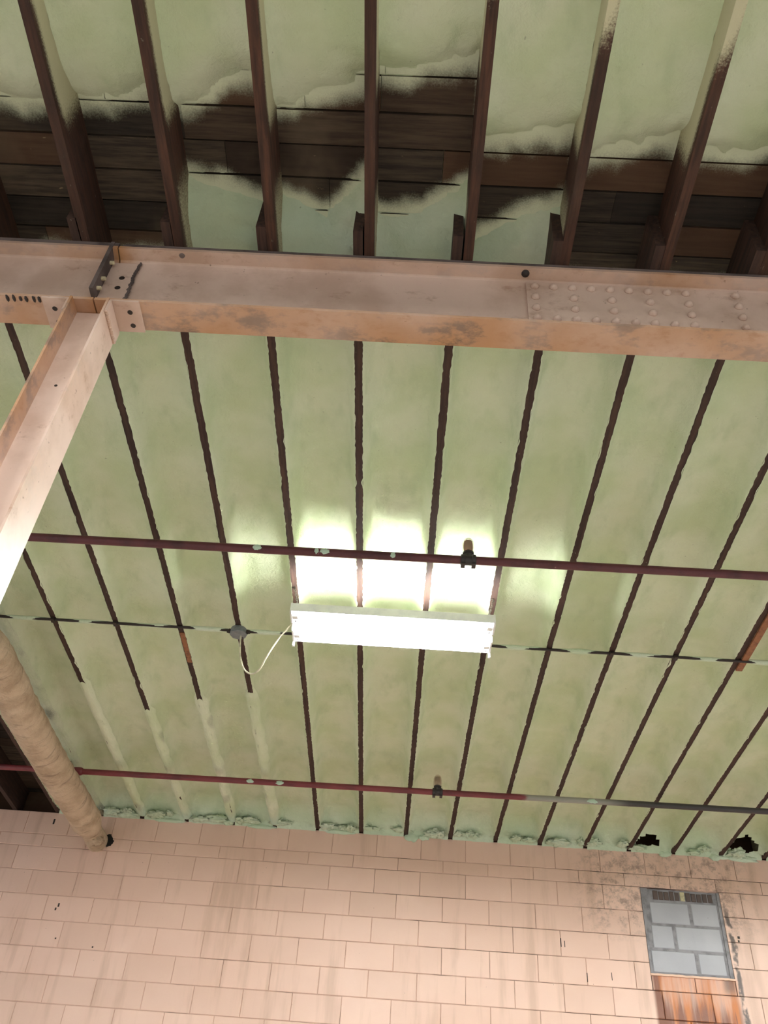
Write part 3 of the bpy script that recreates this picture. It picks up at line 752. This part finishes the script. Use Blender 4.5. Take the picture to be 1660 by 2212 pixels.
# ================================================================== SHOP LIGHT
LX0, LX1, LY, LZ = -.667, .541, 4.425, 3.05
def shop_light(tube_mat):
    r = empty('shop_light', ((LX0 + LX1) / 2, LY, LZ))
    obj('housing', MB().prism([(LY - .052, LZ + .055), (LY - .045, LZ + .022), (LY - .012, LZ + .004), (LY + .012, LZ + .004), (LY + .045, LZ + .022), (LY + .052, LZ + .055)], 'x', LX0 + .006, LX1 - .006), 'white', r)
    for s in (-1, 1):
        y0, y1 = LY + s * .050, LY + s * .158; za, zb = LZ + .050, LZ + .030
        m = MB()
        def strip(x0, x1, f0, f1):
            ya, yb = lerp(y0, y1, f0), lerp(y0, y1, f1); z0_, z1_ = lerp(za, zb, f0), lerp(za, zb, f1)
            m.q([(x0, ya, z0_), (x1, ya, z0_), (x1, yb, z1_), (x0, yb, z1_), (x0, ya, z0_ + .0015), (x1, ya, z0_ + .0015), (x1, yb, z1_ + .0015), (x0, yb, z1_ + .0015)],
                [(0, 1, 2, 3), (7, 6, 5, 4), (0, 4, 5, 1), (1, 5, 6, 2), (2, 6, 7, 3), (3, 7, 4, 0)])
        strip(LX0 + .01, LX1 - .01, 0, .12); strip(LX0 + .01, LX1 - .01, .80, 1.0)
        ns = 10; L = LX1 - LX0 - .02
        for i in range(ns + 1):
            xc = LX0 + .01 + L * i / ns; w = .010 if 0 < i < ns else .03
            if s < 0: strip(max(LX0 + .01, xc - w), min(LX1 - .01, xc + w), .12, .80)
        if s > 0: strip(LX0 + .01, LX1 - .01, .12, .80)
        m.box(LX0 + .01, LX1 - .01, min(y1, y1 + s * .0015), max(y1, y1 + s * .0015), LZ - .024, zb + .0015)
        props(obj('reflector_wing', m, 'white', r), 'white reflector wing' if s > 0 else 'slotted white reflector wing')
        yt = LY + s * .098
        tb = MB().tube([(LX0 + .045, yt, LZ - .008), (LX1 - .045, yt, LZ - .008)], .0165, 16)
        props(obj('fluorescent_tube', tb, tube_mat, r, smooth=40), 'glowing white fluorescent tube')
        for e, xe in ((1, LX0), (-1, LX1)):
            a, b = sorted((xe, xe + e * .010)); ya, yb = (LY - .160, LY - .030) if s < 0 else (LY + .022, LY + .160)
            pl = obj('end_plate', MB().prism([(ya, LZ - .018), (ya + .012, LZ - .032), (yb - .012, LZ - .032), (yb, LZ - .018), (yb, LZ + .050), (ya, LZ + .034)], 'x', a, b), 'white', r)
            a, b = sorted((xe + e * .012, xe + e * .044))
            obj('lamp_holder', MB().box(a, b, yt - .016, yt + .016, LZ - .030, LZ + .030, c=.003), 'white', pl)
            a, b = sorted((xe - e * .001, xe - e * .003))
            obj('screw', MB().lathe((xe + e * .03, yt + .03, LZ - .0325), (0, 0, -1), [(.005, -.004), (.005, .002)], 8), 'bolt', pl)
            if s > 0: obj('tab', MB().box(min(xe, xe + e * .012), max(xe, xe + e * .012), LY + .150, LY + .166, LZ - .060, LZ - .02), 'white', pl)
    for xe, xt in ((LX0 + .035, jx(0) + .002), (LX1 - .035, jx(3) - .002)):
        m = MB(); n = 12
        a = Vector((xt, LY - .06, H0 - .004)); b = Vector((xe, LY - .012, LZ + .062))
        for i in range(n):
            c = a.lerp(b, (i + .5) / n); d = (b - a) / n * .68; s_ = Vector((1, 0, 0)) if i % 2 else Vector((0, 1, 0))
            m.tube([c + d * math.cos(q * 6.28318 / 10) + s_ * .0062 * math.sin(q * 6.28318 / 10) for q in range(10)], .0017, 5, closed=True)
        ch = obj('chain', m, 'chain', r, smooth=180)
        obj('hook', MB().tube([(xt - .02, LY - .06, H0 - .004), (xt, LY - .06, H0 - .008), (xt + .006, LY - .06, H0 - .018), (xt, LY - .06, H0 - .024), (xt - .006, LY - .06, H0 - .018)], .0024, 6), 'chain', ch)
    return r
lamp = shop_light('lit_tube'); props(lamp, 'glaring white twin-tube shop light hanging on chains under the foam', 'shop light', 'shop lights')
for dx, dy, lab in [(3.9, 0, 'twin-tube shop light in line with the glaring one, beyond the right edge'),
                    (.1, -5.4, 'twin-tube shop light behind the viewer, nearest the girder'),
                    (3.9, -5.4, 'twin-tube shop light behind the viewer to the right'),
                    (-4.1, -5.4, 'twin-tube shop light behind the viewer to the left')]:
    c = copy_tree(lamp, None, Vector((dx, dy, 0))); c['label'] = lab
    for ch in c.children:
        if ch.name.startswith('fluorescent_tube'): ch.material_slots[0].link = 'OBJECT'; ch.material_slots[0].material = M['lit_room_tube']
